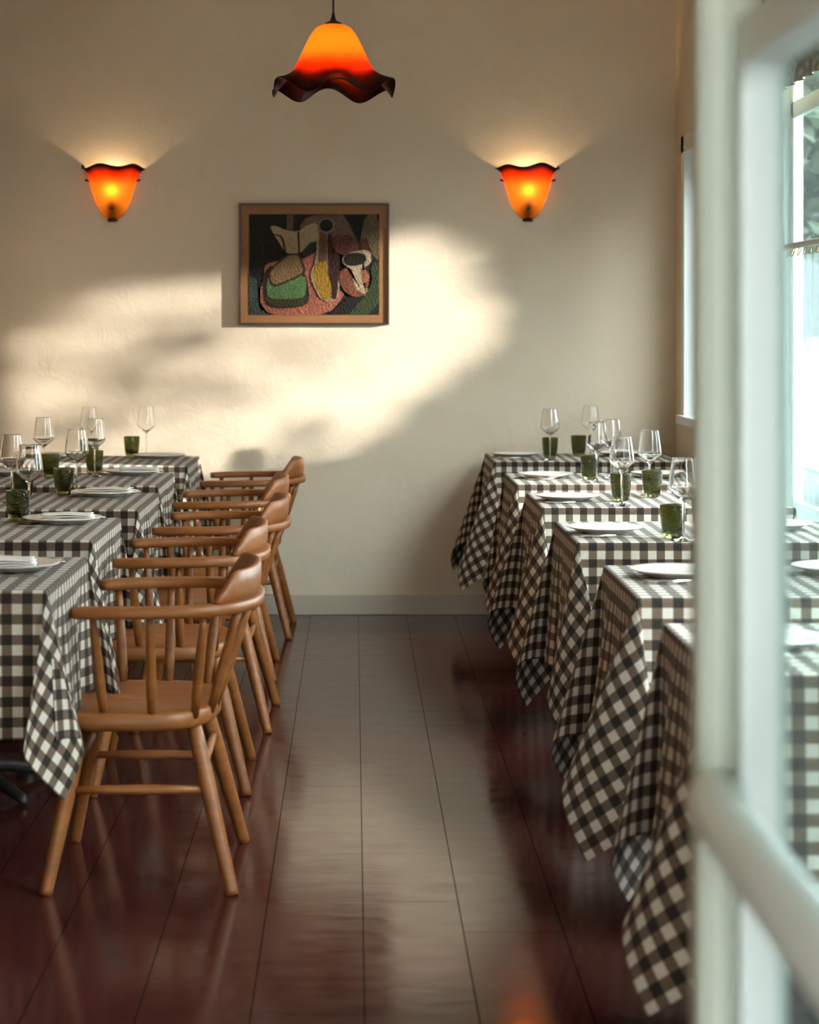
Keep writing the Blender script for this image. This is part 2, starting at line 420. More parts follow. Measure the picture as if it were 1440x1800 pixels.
# leaf runs from its hinge at the post towards the camera
DW, DT, DTOP, ST = .86, .040, 1.595, .034
bm = bmesh.new()
def slab_with_round_pane(bm, y0, y1, z0, z1, py0, py1, pz0, pz1, x0, x1, rad=.03, seg=6):
    out = [(y0, z0), (y1, z0), (y1, z1), (y0, z1)]
    inn = []
    for (cy, cz, a0) in ((py0+rad, pz0+rad, PI), (py1-rad, pz0+rad, 1.5*PI), (py1-rad, pz1-rad, 0), (py0+rad, pz1-rad, .5*PI)):
        inn.append([(cy+rad*math.cos(a0+.5*PI*k/seg), cz+rad*math.sin(a0+.5*PI*k/seg)) for k in range(seg+1)])
    for x, flip in ((x0, False), (x1, True)):
        ov = [bm.verts.new((x, *p)) for p in out]; iv = [[bm.verts.new((x, *p)) for p in c] for c in inn]
        for c in range(4):
            c2 = (c+1) % 4
            for k in range(seg): bm.faces.new((ov[c], iv[c][k+1], iv[c][k]))
            bm.faces.new((ov[c], ov[c2], iv[c2][0], iv[c][-1]))
        if flip: B = (ov, iv)
        else: A = (ov, iv)
    for c in range(4):
        bm.faces.new((A[0][c], A[0][(c+1) % 4], B[0][(c+1) % 4], B[0][c]))
    la = [v for c in A[1] for v in c]; lb = [v for c in B[1] for v in c]
    for k in range(len(la)):
        k2 = (k+1) % len(la); bm.faces.new((la[k], la[k2], lb[k2], lb[k]))
slab_with_round_pane(bm, -DW, -.004, .02, DTOP, -DW+.1, -ST, .22, DTOP-.045, 0, DT)
finish('door_frame', bm, M['white_paint'], dl, bevel=.006)
bm = bmesh.new(); box(bm, .030, .033, -DW+.09, -ST+.008, .21, DTOP-.037); finish('door_pane', bm, M['door_pane'], dl)
bm = bmesh.new(); box(bm, -.014, -.001, -ST, -ST+.02, .22, DTOP-.055); finish('glazing_bead', bm, M['white_paint'], dl, bevel=.005) if False else bm.free()
bm = bmesh.new()
tube(bm, [(-.012, .0, .930), (-.022, -.03, .930), (-.026, -.10, .930), (-.026, -DW+.06, .930), (-.018, -DW+.03, .93)], .024, 16)
finish('push_bar', bm, M['white_paint'], dl, True)

# ------------------------------------------------------------------ tablecloth: a square-cornered sheet hanging off a table top
def cloth_points(L, Wd, a, seed, tips, flare, lim, gather=.68, skew=None, step=.0152):
    """tips: outward lean of the corner tips (+x+y, -x+y, -x-y, +x-y); flare: outward lean of the sides (+x, +y, -x, -y)"""
    rng = np.random.RandomState(seed)
    hx, hy = L/2+.003, Wd/2+.003
    def axis(h):
        top = np.linspace(-h, h, int(2*h/step)+1); n = int(a/step)+1
        d = np.concatenate([[.003, .007, .012], np.linspace(.02, a, n)])
        return np.concatenate([-h-d[::-1], top, h+d])
    U, V = axis(hx), axis(hy)
    UV = np.stack(np.meshgrid(U, V, indexing='ij'), -1)
    px = np.maximum(np.abs(UV[..., 0])-hx, 0); py = np.maximum(np.abs(UV[..., 1])-hy, 0)
    sx, sy = np.sign(UV[..., 0]), np.sign(UV[..., 1])
    r = np.hypot(px, py); th = np.arctan2(py, px+1e-12); s = th/(PI/2)     # s=0: x side, s=1: y side
    fl = {(1, 0): flare[0], (0, 1): flare[1], (-1, 0): flare[2], (0, -1): flare[3]}
    w = rng.uniform(0, 6.28, 8)
    def lean_x(sg, v): return fl[(sg, 0)]+.045*np.sin(v*15+w[0 if sg > 0 else 1])+.03*np.sin(v*31+w[2 if sg > 0 else 3])
    def lean_y(sg, u): return fl[(0, sg)]+.045*np.sin(u*13+w[4 if sg > 0 else 5])+.03*np.sin(u*29+w[6 if sg > 0 else 7])
    H = np.zeros(UV.shape)
    cu, cv = np.clip(UV[..., 0], -hx, hx), np.clip(UV[..., 1], -hy, hy)
    corner = (px > 0) & (py > 0); sidex = (px > 0) & (py <= 0); sidey = (py > 0) & (px <= 0)
    for sg in (-1, 1):
        m = sidex & (sx == sg); H[m, 0] = sg*lean_x(sg, cv[m])
        m = sidey & (sy == sg); H[m, 1] = sg*lean_y(sg, cu[m])
    for ci, (cx, cy) in enumerate(((1, 1), (-1, 1), (-1, -1), (1, -1))):
        m = corner & (sx == cx) & (sy == cy)
        o = np.array([cx, cy])/math.sqrt(2); t = np.array([cx, -cy])/math.sqrt(2)
        h0 = np.array([cx*float(lean_x(cx, cy*hy)), 0.]); h1 = np.array([0., cy*float(lean_y(cy, cx*hx))])
        A = tips[ci]; sk = rng.uniform(-.10, .10) if skew is None else skew; ph = rng.uniform(-.08, .08)
        def curve(q, B):
            q = np.asarray(q)[..., None]
            qq = q+ph*np.sin(PI*q)**2
            return (1-q)*h0+q*h1+A*np.sin(PI*q)**2*o+B*np.sin(2*PI*qq)*t+sk*np.sin(PI*q)**2*t
        lo, hi = 0.0, .6; qs = np.linspace(0, 1, 200)
        for _ in range(24):
            B = (lo+hi)/2; c = curve(qs, B); ln = np.hypot(*(np.diff(c, axis=0).T)).sum()
            if ln > PI/2*gather: hi = B
            else: lo = B
        H[m] = curve(s[m], B)
    d = r
    # rounded edge: the first centimetre bends over
    R_ = .009
    bend = np.clip(d/(R_*PI/2), 0, 1)
    hor = np.where(d < R_*PI/2, R_*np.sin(bend*PI/2), R_)
    ver = np.where(d < R_*PI/2, R_*(1-np.cos(bend*PI/2)), R_+(d-R_*PI/2))
    P = np.zeros(UV.shape[:2]+(3,))
    P[..., 0], P[..., 1] = cu, cv
    nrm = np.stack([px, py], -1)/(r[..., None]+1e-12); nrm[..., 0] *= sx; nrm[..., 1] *= sy
    hd = np.where(d < R_*PI/2, 0, d-R_*PI/2)
    # folds open gradually down from the table edge
    P[..., :2] += nrm*(hor*.55)[..., None]+H*hd[..., None]
    tilt = np.sqrt(np.clip(1-(H**2).sum(-1), .2, 1))
    P[..., 2] = .004-np.where(d < R_*PI/2, ver, R_+hd*tilt)
    P[..., 2] += np.where(r > 0, 0, .0006*np.sin(UV[..., 0]*23+w[1])*np.sin(UV[..., 1]*19+w[2]))
    P[..., 0] = np.clip(P[..., 0], -lim[0], lim[1]); P[..., 1] = np.clip(P[..., 1], -lim[2], lim[3])
    return P, UV

TZ = .75
def cloth_L(k): return cloth_points(.80, .68, .333, 31+k, [(.10, .03, .03, (.0, .02, .10, .04, .08)[k])[q] for q in (0, 1, 2, 3)], (.03, .04, .0, .015), (.40, 9, 9, 9), .55, [.04, .0, .05, -.03, .0][k] if k < 5 else None)
def cloth_R(k): return cloth_points(.80, .60, .410, 51+k, (.02, (.12, .20, .16, .14, .18, .24)[k], (.12, .10, .05, .18, .17, .16)[k], .02), (.0, .06, (.06, .08, .06, .09, .08, .10)[k], .03), (9, .42, 9, 9 if k < 5 else .395))

def table_build_factory(L, Wd):
    def build():
        r = bare('dining_table')
        bm = bmesh.new(); box(bm, -L/2+.004, L/2-.004, -Wd/2+.004, Wd/2-.004, TZ-.034, TZ-.004); finish('tabletop', bm, M['wood_dark'], r, bevel=.004)
        bm = bmesh.new(); tube(bm, [(0, 0, .05), (0, 0, .10), (0, 0, TZ-.06), (0, 0, TZ-.033)], [.045, .032, .032, .05], 16); finish('pedestal', bm, M['iron'], r, True)
        for k in range(4):
            a = PI/4+k*PI/2; c, s_ = math.cos(a), math.sin(a)
            bm = bmesh.new(); tube(bm, [(0.02*c, .02*s_, .075), (.15*c, .15*s_, .055), (.27*c, .27*s_, .022), (.29*c, .29*s_, .008)], [.022, .02, .016, .008], 10); finish('foot', bm, M['iron'], r, True)
        return r
    return build
tabL, tabR = Maker(table_build_factory(.80, .68)), Maker(table_build_factory(.80, .60))
def lay_cloth(PU, x, y, label):
    P, UV = PU
    o = grid_mesh('tablecloth', P, M['gingham'], None, UV)
    o.location = (x, y, TZ-.002)
    m = o.modifiers.new('solid', 'SOLIDIFY'); m.thickness = .0012; m.offset = 1
    m = o.modifiers.new('sub', 'SUBSURF'); m.levels = 1; m.render_levels = 1
    tag(o, label, 'tablecloth', 'gingham tablecloths')
    return o

ORD = ['nearest', 'second nearest', 'third nearest', 'fourth nearest', 'farthest']
LT = [(-1.078, 5.04), (-1.115, 6.15), (-1.09, 7.13), (-1.12, 8.15), (-1.10, 9.27)]
for i, (x, y) in enumerate(LT):
    tabL((x, y, 0), 'dark pedestal table under brown gingham, %s of the left row beside the chairs' % ORD[i], 'table', 'dining tables')
    lay_cloth(cloth_L(i), x, y, 'brown and white gingham tablecloth on the %s table of the left row' % ORD[i])
ORR = ['nearest', 'second nearest', 'third nearest', 'fourth nearest', 'fifth nearest', 'farthest']
RT = [(1.01, 3.87), (1.012, 4.89), (1.005, 6.06), (1.008, 7.17), (1.003, 8.18), (1.008, 9.51)]
for i, (x, y) in enumerate(RT):
    tabR((x, y, 0), 'dark pedestal table hidden under gingham, %s of the right row by the windows' % ORR[i], 'table', 'dining tables')
    lay_cloth(cloth_R(i), x, y, 'long brown and white gingham tablecloth on the %s table of the right row' % ORR[i])

# ------------------------------------------------------------------ chairs (facing -X, local origin under the seat)
def spline(pts, n):
    """Catmull-Rom through 2-D or 3-D points"""
    p = [np.array(q, float) for q in pts]; p = [2*p[0]-p[1]]+p+[2*p[-1]-p[-2]]; out = []
    m = len(p)-3
    for k in range(n+1):
        t = k/n*m; i = min(int(t), m-1); t -= i; a, b, c, d = p[i:i+4]
        out.append(.5*((2*b)+(-a+c)*t+(2*a-5*b+4*c-d)*t*t+(-a+3*b-3*c+d)*t**3))
    return out
def build_chair():
    r = bare('armchair')
    # bow: flat curved arm rail, U shaped in plan
    half = [(-.165, .268), (-.10, .286), (0.0, .298), (.10, .290), (.175, .250), (.222, .165), (.240, .08)]
    plan = half+[(.243, 0)]+[(x, -y) for x, y in half[::-1]]
    cv = spline(plan, 96)
    def frames(cv):
        o = []
        for i, p in enumerate(cv):
            d = cv[min(i+1, len(cv)-1)]-cv[max(i-1, 0)]; d = d/np.linalg.norm(d); o.append((p, d, np.array([d[1], -d[0]])))
        return o
    fr = frames(cv)
    bm = bmesh.new(); rings = []
    N = len(fr)
    for i, (p, d, nrm) in enumerate(fr):
        e = min(i, N-1-i)/(N-1)
        wdt = .026 if e > .3 else .022+.004*min(1, e/.3); 
        if e < .12: wdt = .029-(.12-e)*.0+(-.006 if e < .01 else 0)
        th = .0135 if e > .012 else .012
        zc = .662+.006*min(1, e/.25)
        ring = []
        for k in range(12):
            a = 2*PI*k/12; cx, cz = math.cos(a), math.sin(a)
            sx_ = math.copysign(abs(cx)**.34, cx)*wdt; sz_ = math.copysign(abs(cz)**.34, cz)*th
            ring.append(bm.verts.new((p[0]+nrm[0]*sx_, p[1]+nrm[1]*sx_, zc+sz_)))
        rings.append(ring)
    for i in range(N-1):
        for k in range(12): bm.faces.new((rings[i][k], rings[i][(k+1) % 12], rings[i+1][(k+1) % 12], rings[i+1][k]))
    bm.faces.new(rings[0]); bm.faces.new(rings[-1][::-1])
    finish('arm_rail', bm, M['wood'], r, True)
    # crest: board on top of the rail, ends cut on a slant
    bm = bmesh.new(); rings = []
    sel = [f for f in fr if f[0][0] > .155]
    n = len(sel)
    for i, (p, d, nrm) in enumerate(sel):
        e = min(i, n-1-i)/(n-1)
        h = .008+.078*min(1, e/.14)**.9
        h = min(h, .073+.004*math.sin(PI*i/(n-1)))
        z0 = .680; ring = []
        prof = [(-.012, 0), (-.014, .25), (-.011, .6), (-.006, .95), (.002, 1.0), (.010, .95), (.011, .6), (.011, .25), (.013, 0)]
        for (o_, f_) in prof:
            lean = .012*f_
            # nrm points away from the seat or towards it: keep the outside positive
            q = np.array([p[0], p[1]])+nrm*o_
            c_ = np.array([p[0], p[1]]); outw = c_/np.linalg.norm(c_)
            q = q+outw*lean
            ring.append(bm.verts.new((q[0], q[1], z0+h*f_)))
        rings.append(ring)
    for i in range(n-1):
        for k in range(9): bm.faces.new((rings[i][k], rings[i][(k+1) % 9], rings[i+1][(k+1) % 9], rings[i+1][k]))
    bm.faces.new(rings[0]); bm.faces.new(rings[-1][::-1])
    finish('crest_rail', bm, M['wood'], r, True)
    # seat
    def seat_outline(k):
        return None
    so_ = spline([(-.225, 0), (-.222, .12), (-.205, .215), (-.15, .248), (0, .252), (.09, .225), (.145, .14), (.163, 0)], 28)
    ol = so_+[np.array([q[0], -q[1]]) for q in so_[-2:0:-1]]
    bm = bmesh.new(); cx = -.03; nO = len(ol)
    def zt(x, y):
        rr = math.hypot((x-.0)/.15, y/.19); dish = -.012*max(0, 1-rr*rr)
        ridge = .006*math.exp(-(y/.03)**2)*(1 if x < -.05 else 0)
        return .421+dish+ridge
    rings = []
    for s_, z in ((.0, None), (.2, None), (.4, None), (.6, None), (.78, None), (.92, None), (.975, 'e'), (1.0, .416), (1.0, .389), (.975, .380), (.85, .379), (.3, .379)):
        if s_ == 0: rings.append([bm.verts.new((cx, 0, zt(cx, 0)))]); continue
        ring = []
        for q in ol:
            x, y = cx+(q[0]-cx)*s_, q[1]*s_
            zz = zt(x, y) if z is None else (.4205 if z == 'e' else z)
            ring.append(bm.verts.new((x, y, zz)))
        rings.append(ring)
    for k in range(nO): bm.faces.new((rings[0][0], rings[1][k], rings[1][(k+1) % nO]))
    for j in range(1, len(rings)-1):
        for k in range(nO): bm.faces.new((rings[j][k], rings[j+1][k], rings[j+1][(k+1) % nO], rings[j][(k+1) % nO]))
    bm.faces.new(rings[-1])
    finish('seat', bm, M['wood'], r, True)
    for sgn in (-1, 1):
        for (tx, ty, bx, by) in ((-.12, .278, -.10, .218), (.015, .293, .015, .232), (.14, .266, .112, .195), (.215, .175, .145, .118), (.236, .060, .150, .042)):
            bm = bmesh.new(); tube(bm, [Vector((bx, by*sgn, .405)).lerp(Vector((tx, ty*sgn, .655)), t) for t in (0, .25, .55, .85, 1)], [.0095, .0125, .0125, .0095, .0085], 12)
            finish('spindle', bm, M['wood'], r, True)
        for (tx, ty, fx, fy) in ((-.155, .175, -.232, .262), (.105, .165, .206, .262)):
            bm = bmesh.new(); A, B = Vector((tx, ty*sgn, .395)), Vector((fx, fy*sgn, 0.0))
            tube(bm, [A.lerp(B, t) for t in (0, .15, .35, .6, .97, 1)], [.0165, .0195, .0205, .0185, .0155, .0150], 14)
            finish('leg', bm, M['wood'], r, True)
        # side stretcher
        f = lambda tx, ty, fx, fy, z: Vector((tx+(fx-tx)*(1-z/.395), (ty+(fy-ty)*(1-z/.395))*sgn, z))
        A, B = f(-.155, .175, -.232, .262, .235), f(.105, .165, .206, .262, .235)
        bm = bmesh.new(); tube(bm, [A.lerp(B, t) for t in (0, .3, .5, .7, 1)], [.0085, .0115, .0125, .0115, .0085], 12); finish('stretcher', bm, M['wood'], r, True)
    for (tx, ty, fx, fy, z) in ((-.155, .175, -.232, .262, .29), (.105, .165, .206, .262, .29)):
        x = tx+(fx-tx)*(1-z/.395); y = ty+(fy-ty)*(1-z/.395)
        bm = bmesh.new(); tube(bm, [Vector((x, -y+2*y*t, z)) for t in (0, .3, .5, .7, 1)], [.0085, .0115, .0125, .0115, .0085], 12); finish('stretcher', bm, M['wood'], r, True)
    return r
chair = Maker(build_chair)
CH = [(-.490, 5.285), (-.515, 6.34), (-.483, 7.29), (-.512, 8.30), (-.480, 9.40)]
for i, (x, y) in enumerate(CH):
    chair((x, y, 0), 'honey wood spindle armchair at the %s table of the left row' % ORD[i], 'chair', 'armchairs along the aisle', rz=math.radians((0, 1.2, -1, .8, -.6)[i]))

# ------------------------------------------------------------------ banquette along the left wall
bq = empty('banquette', (BX0, 0, 0), 'tan wooden banquette bench running along the left wall behind the tables', 'bench')
bm = bmesh.new(); box(bm, .002, .24, 3.2, 9.90, .0, .40); finish('bench_base', bm, M['bench_wood'], bq, bevel=.006)
bm = bmesh.new(); box(bm, .06, .27, 3.2, 9.90, .40, .46); finish('seat_cushion', bm, plain('tan_leather', (.20, .10, .05, 1), .5), bq, bevel=.02)
bm = bmesh.new(); box(bm, .002, .07, 3.2, 9.90, .46, .80); finish('backrest', bm, M['bench_wood'], bq, bevel=.012)

# ------------------------------------------------------------------ tableware
def build_wine():
    bm = bmesh.new()
    outer = [(.0, .0), (.033, .0), (.034, .0012), (.020, .0035), (.006, .008), (.0032, .016), (.0030, .06), (.0032, .100), (.007, .108), (.020, .1185), (.034, .130), (.0415, .1400), (.0412, .148), (.038, .175), (.0335, .203), (.0306, .2195), (.0303, .2212), (.0302, .2218), (.0299, .2222)]
    inner = [(.0296, .2222), (.0293, .2218), (.0293, .2212), (.0295, .2195), (.0325, .203), (.0368, .175), (.0400, .148), (.0403, .1405), (.033, .132), (.019, .1205), (.006, .1115), (.0, .1105)]
    lathe(bm, outer+inner, 40)
    return finish('wine_glass', bm, M['crystal'], None, True)
wine = Maker(build_wine)
def build_tumbler():
    bm = bmesh.new()
    outer = [(0, .0), (.018, .0), (.0235, .002), (.0275, .012), (.0310, .030), (.0335, .055), (.0350, .075), (.0354, .0880), (.0356, .0900), (.0356, .0912), (.0350, .0920)]
    inner = [(.0334, .0920), (.0329, .0912), (.0329, .0900), (.0329, .0880), (.0324, .075), (.0310, .055), (.0280, .034), (.0235, .019), (.012, .014), (0, .0135)]
    n0 = len(outer)
    def fn(r, z, a, t):
        if .012 < z < .068 and r > .024: r *= 1+.010*math.cos(22*a)
        return r, z
    lathe(bm, outer+inner, 66, fn)
    return finish('tumbler', bm, M['green_glass'], None, True)
tumbler = Maker(build_tumbler)
def plate_builder(R):
    def b():
        bm = bmesh.new(); s_ = R/.115
        prof = [(0, .003), (.055, .003), (.062, .001), (.066, .001), (.070, .004), (.092, .0105), (.112, .0165), (.115, .0185), (.113, .0198), (.094, .0140), (.080, .0092), (.070, .0075), (0, .0070)]
        lathe(bm, [(r*s_, z) for r, z in prof], 56); return finish('dinner_plate', bm, M['plate'], None, True)
    return b
plateL, plateR = Maker(plate_builder(.117)), Maker(plate_builder(.106))
def build_fork():
    bm = bmesh.new(); L = .19
    pts = [(-.095, .0045, .0010), (-.05, .0038, .0018), (0, .0028, .004), (.035, .0032, .006), (.045, .009, .005), (.055, .0115, .004)]
    rows = []
    for (x, hw, z) in pts: rows.append([bm.verts.new((x, -hw, z)), bm.verts.new((x, hw, z)), bm.verts.new((x, hw, z+.0022)), bm.verts.new((x, -hw, z+.0022))])
    for a, b in zip(rows, rows[1:]):
        for k in range(4): bm.faces.new((a[k], a[(k+1) % 4], b[(k+1) % 4], b[k]))
    bm.faces.new(rows[0]); bm.faces.new(rows[-1])
    for k in range(4):
        y = -.0098+.0065*k; box(bm, .055, .095, y-.0014, y+.0014, .004, .0058)
    return finish('fork', bm, M['steel'], None, bevel=.0006)
fork = Maker(build_fork)
def build_knife():
    r = bare('knife')
    bm = bmesh.new(); tube(bm, [(-.11, 0, .005), (-.10, 0, .005), (-.05, 0, .005), (-.005, 0, .005)], [.004, .0075, .0065, .005], 10, .55); finish('handle', bm, M['steel'], r, True)
    bm = bmesh.new(); q = [(-.005, -.005), (.06, -.008), (.09, -.006), (.105, .001), (.09, .005), (-.005, .005)]
    lo = [bm.verts.new((x, y, .0042)) for x, y in q]; hi = [bm.verts.new((x, y, .0056)) for x, y in q]
    bm.faces.new(lo[::-1]); bm.faces.new(hi)
    for k in range(6): bm.faces.new((lo[k], lo[(k+1) % 6], hi[(k+1) % 6], hi[k]))
    finish('blade', bm, M['steel'], r); return r
knife = Maker(build_knife)
def build_napkin():
    rows, cols = 12, 16; rnd = random.Random(4); bm = bmesh.new()
    for layer in range(3):
        z0 = .006*layer; sh = .004*layer; P = {}
        for i in range(rows+1):
            for j in range(cols+1):
                x = -.075+.15*j/cols-sh*.8; y = -.042+.084*i/rows+sh*.4
                z = z0+.0008*math.sin(j*.7+layer)+.0012*math.sin(i*.5+j*.25)
                P[i, j] = (bm.verts.new((x, y, z+.003)), bm.verts.new((x, y, z)))
        for i in range(rows):
            for j in range(cols):
                bm.faces.new([P[i, j][0], P[i, j+1][0], P[i+1, j+1][0], P[i+1, j][0]]); bm.faces.new([P[i, j][1], P[i+1, j][1], P[i+1, j+1][1], P[i, j+1][1]])
        for i in range(rows):
            for j in (0, cols): bm.faces.new([P[i, j][0], P[i+1, j][0], P[i+1, j][1], P[i, j][1]])
        for j in range(cols):
            for i in (0, rows): bm.faces.new([P[i, j][0], P[i, j+1][0], P[i, j+1][1], P[i, j][1]])
    return finish('napkin', bm, M['napkin'], None, True)
napkin = Maker(build_napkin)
TT = TZ+.0045      # top of the cloth

for i in range(5):
    d = ORD[i]; tx, ty = LT[i]
    py = (5.08, 6.30, 7.30, 8.36, 9.39)[i]; px = (-.812, -.856, -.847, -.863, -.853)[i]
    plateL((px, py, TT), 'cream dinner plate on the aisle side of the %s left table' % d, 'plate', 'dinner plates of the left row')
    if i < 4: napkin((px+(-.015, .02, .02, .03)[i], py, TT+.013), 'folded white napkin lying on the plate of the %s left table' % d, 'napkin', 'folded napkins', rz=(.1, .05, -.12, .08)[i])
    fork((px-.01, py-.145, TT), 'steel fork beside the aisle side plate of the %s left table' % d, 'fork', 'forks', rz=PI)
    knife((px+.0, py+.140, TT), 'steel knife beyond the aisle side plate of the %s left table' % d, 'knife', 'knives', rz=PI)
    if i > 0: plateL((-1.375, (0, 6.20, 7.36, 8.35, 9.45)[i], TT), 'cream dinner plate on the bench side of the %s left table' % d, 'plate', 'dinner plates of the left row')
for i, items in enumerate([[(-1.00, 5.32)], [(-.997, 6.36)], [(-.995, 7.36), (-1.105, 7.17)], [(-1.017, 8.41), (-1.160, 8.20)], [(-.983, 9.50), (-1.128, 9.20)]]):
    for k, (x, y) in enumerate(items):
        tumbler((x, y, TT), 'olive green glass tumbler on the %s left table, %s side' % (ORD[i], ('aisle', 'bench')[k]), 'glass', 'green tumblers of the left row')
for i, items in enumerate([[], [(-.975, 6.445)], [(-.960, 7.43), (-1.125, 7.06)], [(-1.00, 8.28), (-1.215, 8.40)], [(-.925, 9.565), (-1.165, 9.44)]]):
    for k, (x, y) in enumerate(items):
        wine((x, y, TT), 'clear stemmed wine glass on the %s left table, %s side' % (ORD[i], ('aisle', 'bench')[k]), 'wine glass', 'wine glasses of the left row')
for i in range(6):
    d = ORR[i]
    px, py = ((.745, 3.87), (.742, 4.95), (.702, 6.00), (.708, 7.12), (.733, 8.18), (.714, 9.50))[i]
    plateR((px, py, TT), 'flat cream plate on the aisle side of the %s right table' % d, 'plate', 'dinner plates of the right row')
    knife((px+.02, py-.135, TT), 'steel knife in front of the aisle side plate of the %s right table' % d, 'knife', 'knives', rz=0)
    fork((px+.02, py+.135, TT), 'steel fork behind the aisle side plate of the %s right table' % d, 'fork', 'forks', rz=0)
    if i: plateR(((0, 1.13, 1.20, 1.22, 1.17, 1.19)[i], (0, 5.02, 6.12, 7.20, 8.24, 9.58)[i], TT), 'flat cream plate on the window side of the %s right table' % d, 'plate', 'dinner plates of the right row')
for i, items in enumerate([[], [(.87, 4.85)], [(.870, 5.85), (.985, 6.03)], [(.884, 7.10), (1.010, 7.26)], [(.890, 8.09)], [(.860, 9.40), (1.005, 9.58)]]):
    for k, (x, y) in enumerate(items):
        tumbler((x, y, TT), 'green glass tumbler on the %s right table, %s side' % (ORR[i], ('aisle', 'window')[k]), 'glass', 'green tumblers of the right row')
for i, items in enumerate([[], [(.92, 4.76)], [(.890, 5.79), (1.03, 6.20)], [(.866, 6.93), (1.016, 7.36)], [(.903, 7.97), (.985, 8.21)], [(.850, 9.29), (1.066, 9.66)]]):
    for k, (x, y) in enumerate(items):
        wine((x, y, TT), 'clear stemmed wine glass on the %s right table, %s side' % (ORR[i], ('aisle', 'window')[k]), 'wine glass', 'wine glasses of the right row')

# ------------------------------------------------------------------ wall lamps
def sconce(x, z, label, wavephase, rot=0, y=YB, power=9):
    o = empty('wall_sconce', (x, y, z), label, 'wall lamp', 'amber glass wall lamps', rz=rot)
    prof = [(.012, -.128), (.030, -.120), (.045, -.108), (.062, -.082), (.078, -.048), (.092, -.008), (.103, .030), (.112, .062), (.122, .090), (.134, .108), (.146, .118)]
    def fn(r, zz, a, t):
        k = max(0, (t-.55)/.45)**1.5
        return r*(1+.035*k*math.cos(5*a+wavephase)), zz-k*(.010*math.cos(5*a+wavephase)+.004*math.cos(3*a+1))
    bm = bmesh.new(); lathe(bm, prof, 72, fn, PI, 2*PI)
    # flatten against the wall
    for v in bm.verts: v.co.y *= .62
    for v in bm.verts: v.co.y -= .0012
    s_ = finish('glass_shade', bm, M['sconce_glass'], o, True)
    m = s_.modifiers.new('solid', 'SOLIDIFY'); m.thickness = .003; m.offset = 0
    bm = bmesh.new(); tube(bm, [(0, -.014, -.122), (0, -.014, -.126), (0, -.014, -.134), (0, -.014, -.138)], [.014, .024, .024, .018], 16); finish('finial', bm, M['bronze'], o, True)
    for s2 in (-1, 1):
        bm = bmesh.new(); tube(bm, [(s2*.100, -.001, .052), (s2*.116, -.008, .052), (s2*.126, -.014, .056)], [.004, .004, .006], 8); finish('clip', bm, M['bronze'], o, True)
    bm = bmesh.new(); box(bm, -.045, .045, -.012, -.001, -.09, .03); finish('back_plate', bm, M['bronze'], o, bevel=.003)
    bm = bmesh.new(); tube(bm, [(0, -.030, -.080), (0, -.030, -.03)], .014, 12); finish('lamp_holder', bm, M['bronze'], o, True)
    bm = bmesh.new(); bmesh.ops.create_uvsphere(bm, u_segments=16, v_segments=10, radius=.019, matrix=Matrix.Translation((0, -.034, .010))); finish('bulb', bm, emis('sconce_bulb', (1, .70, .38), power*24), o, True)
    return o
sconce(-1.115, 1.955, 'amber glass wall lamp left of the picture, wavy dark rim', .5, power=7.5)
sconce(.805, 1.955, 'amber glass wall lamp right of the picture, wavy dark rim', 2.3, power=9)
sconce(BX0, 1.955, 'amber glass wall lamp on the left side wall above the bench', 1.0, rot=PI/2, y=7.6, power=8) if False else None
def side_sconce(y, label):
    o = sconce(BX0, 1.955, label, 1.0, rot=PI/2, y=y, power=75); return o
side_sconce(4.2, 'amber glass wall lamp on the left side wall, nearer the entrance')
side_sconce(7.6, 'amber glass wall lamp on the left side wall, farther from the entrance')

# pendant
PX, PY, PZ = -.062, 6.5, 2.02
pd = empty('pendant_lamp', (PX, PY, PZ), 'amber glass pendant lamp with a flared wavy brown rim hanging from the ceiling', 'pendant lamp')
prof = [(.190, .030), (.178, .040), (.160, .052), (.138, .069), (.118, .092), (.104, .118), (.092, .145), (.079, .172), (.066, .196), (.054, .213), (.040, .222), (.022, .226)]
def fnp(r, z, a, t):
    k = max(0, 1-t/.42)**1.35
    wv = math.cos(6*a+2.62)
    return r*(1+.05*k*wv), z+k*(.021*wv+.008*math.cos(3*a+1.2))-.004*k
bm = bmesh.new(); lathe(bm, prof, 120, fnp)
s_ = finish('glass_shade', bm, M['pendant_glass'], pd, True); m = s_.modifiers.new('solid', 'SOLIDIFY'); m.thickness = .0035; m.offset = 0
m = s_.modifiers.new('sub', 'SUBSURF'); m.levels = 1; m.render_levels = 2
bm = bmesh.new(); lathe(bm, [(0, .222), (.028, .222), (.030, .226), (.024, .232), (.010, .238), (.006, .250), (.0035, .262), (0, .264)], 24); finish('canopy', bm, M['bronze'], pd, True)
bm = bmesh.new(); tube(bm, [(0, 0, .26), (0, 0, ZC-PZ)], .0033, 8); finish('cord', bm, M['cord'], pd, True)
bm = bmesh.new(); tube(bm, [(0, 0, .17), (0, 0, .222)], .016, 12); finish('lamp_holder', bm, M['bronze'], pd, True)
bm = bmesh.new(); bmesh.ops.create_uvsphere(bm, u_segments=20, v_segments=12, radius=.028, matrix=Matrix.Translation((0, 0, .140))); finish('bulb', bm, emis('pendant_bulb', (1, .66, .36), 170), pd, True)

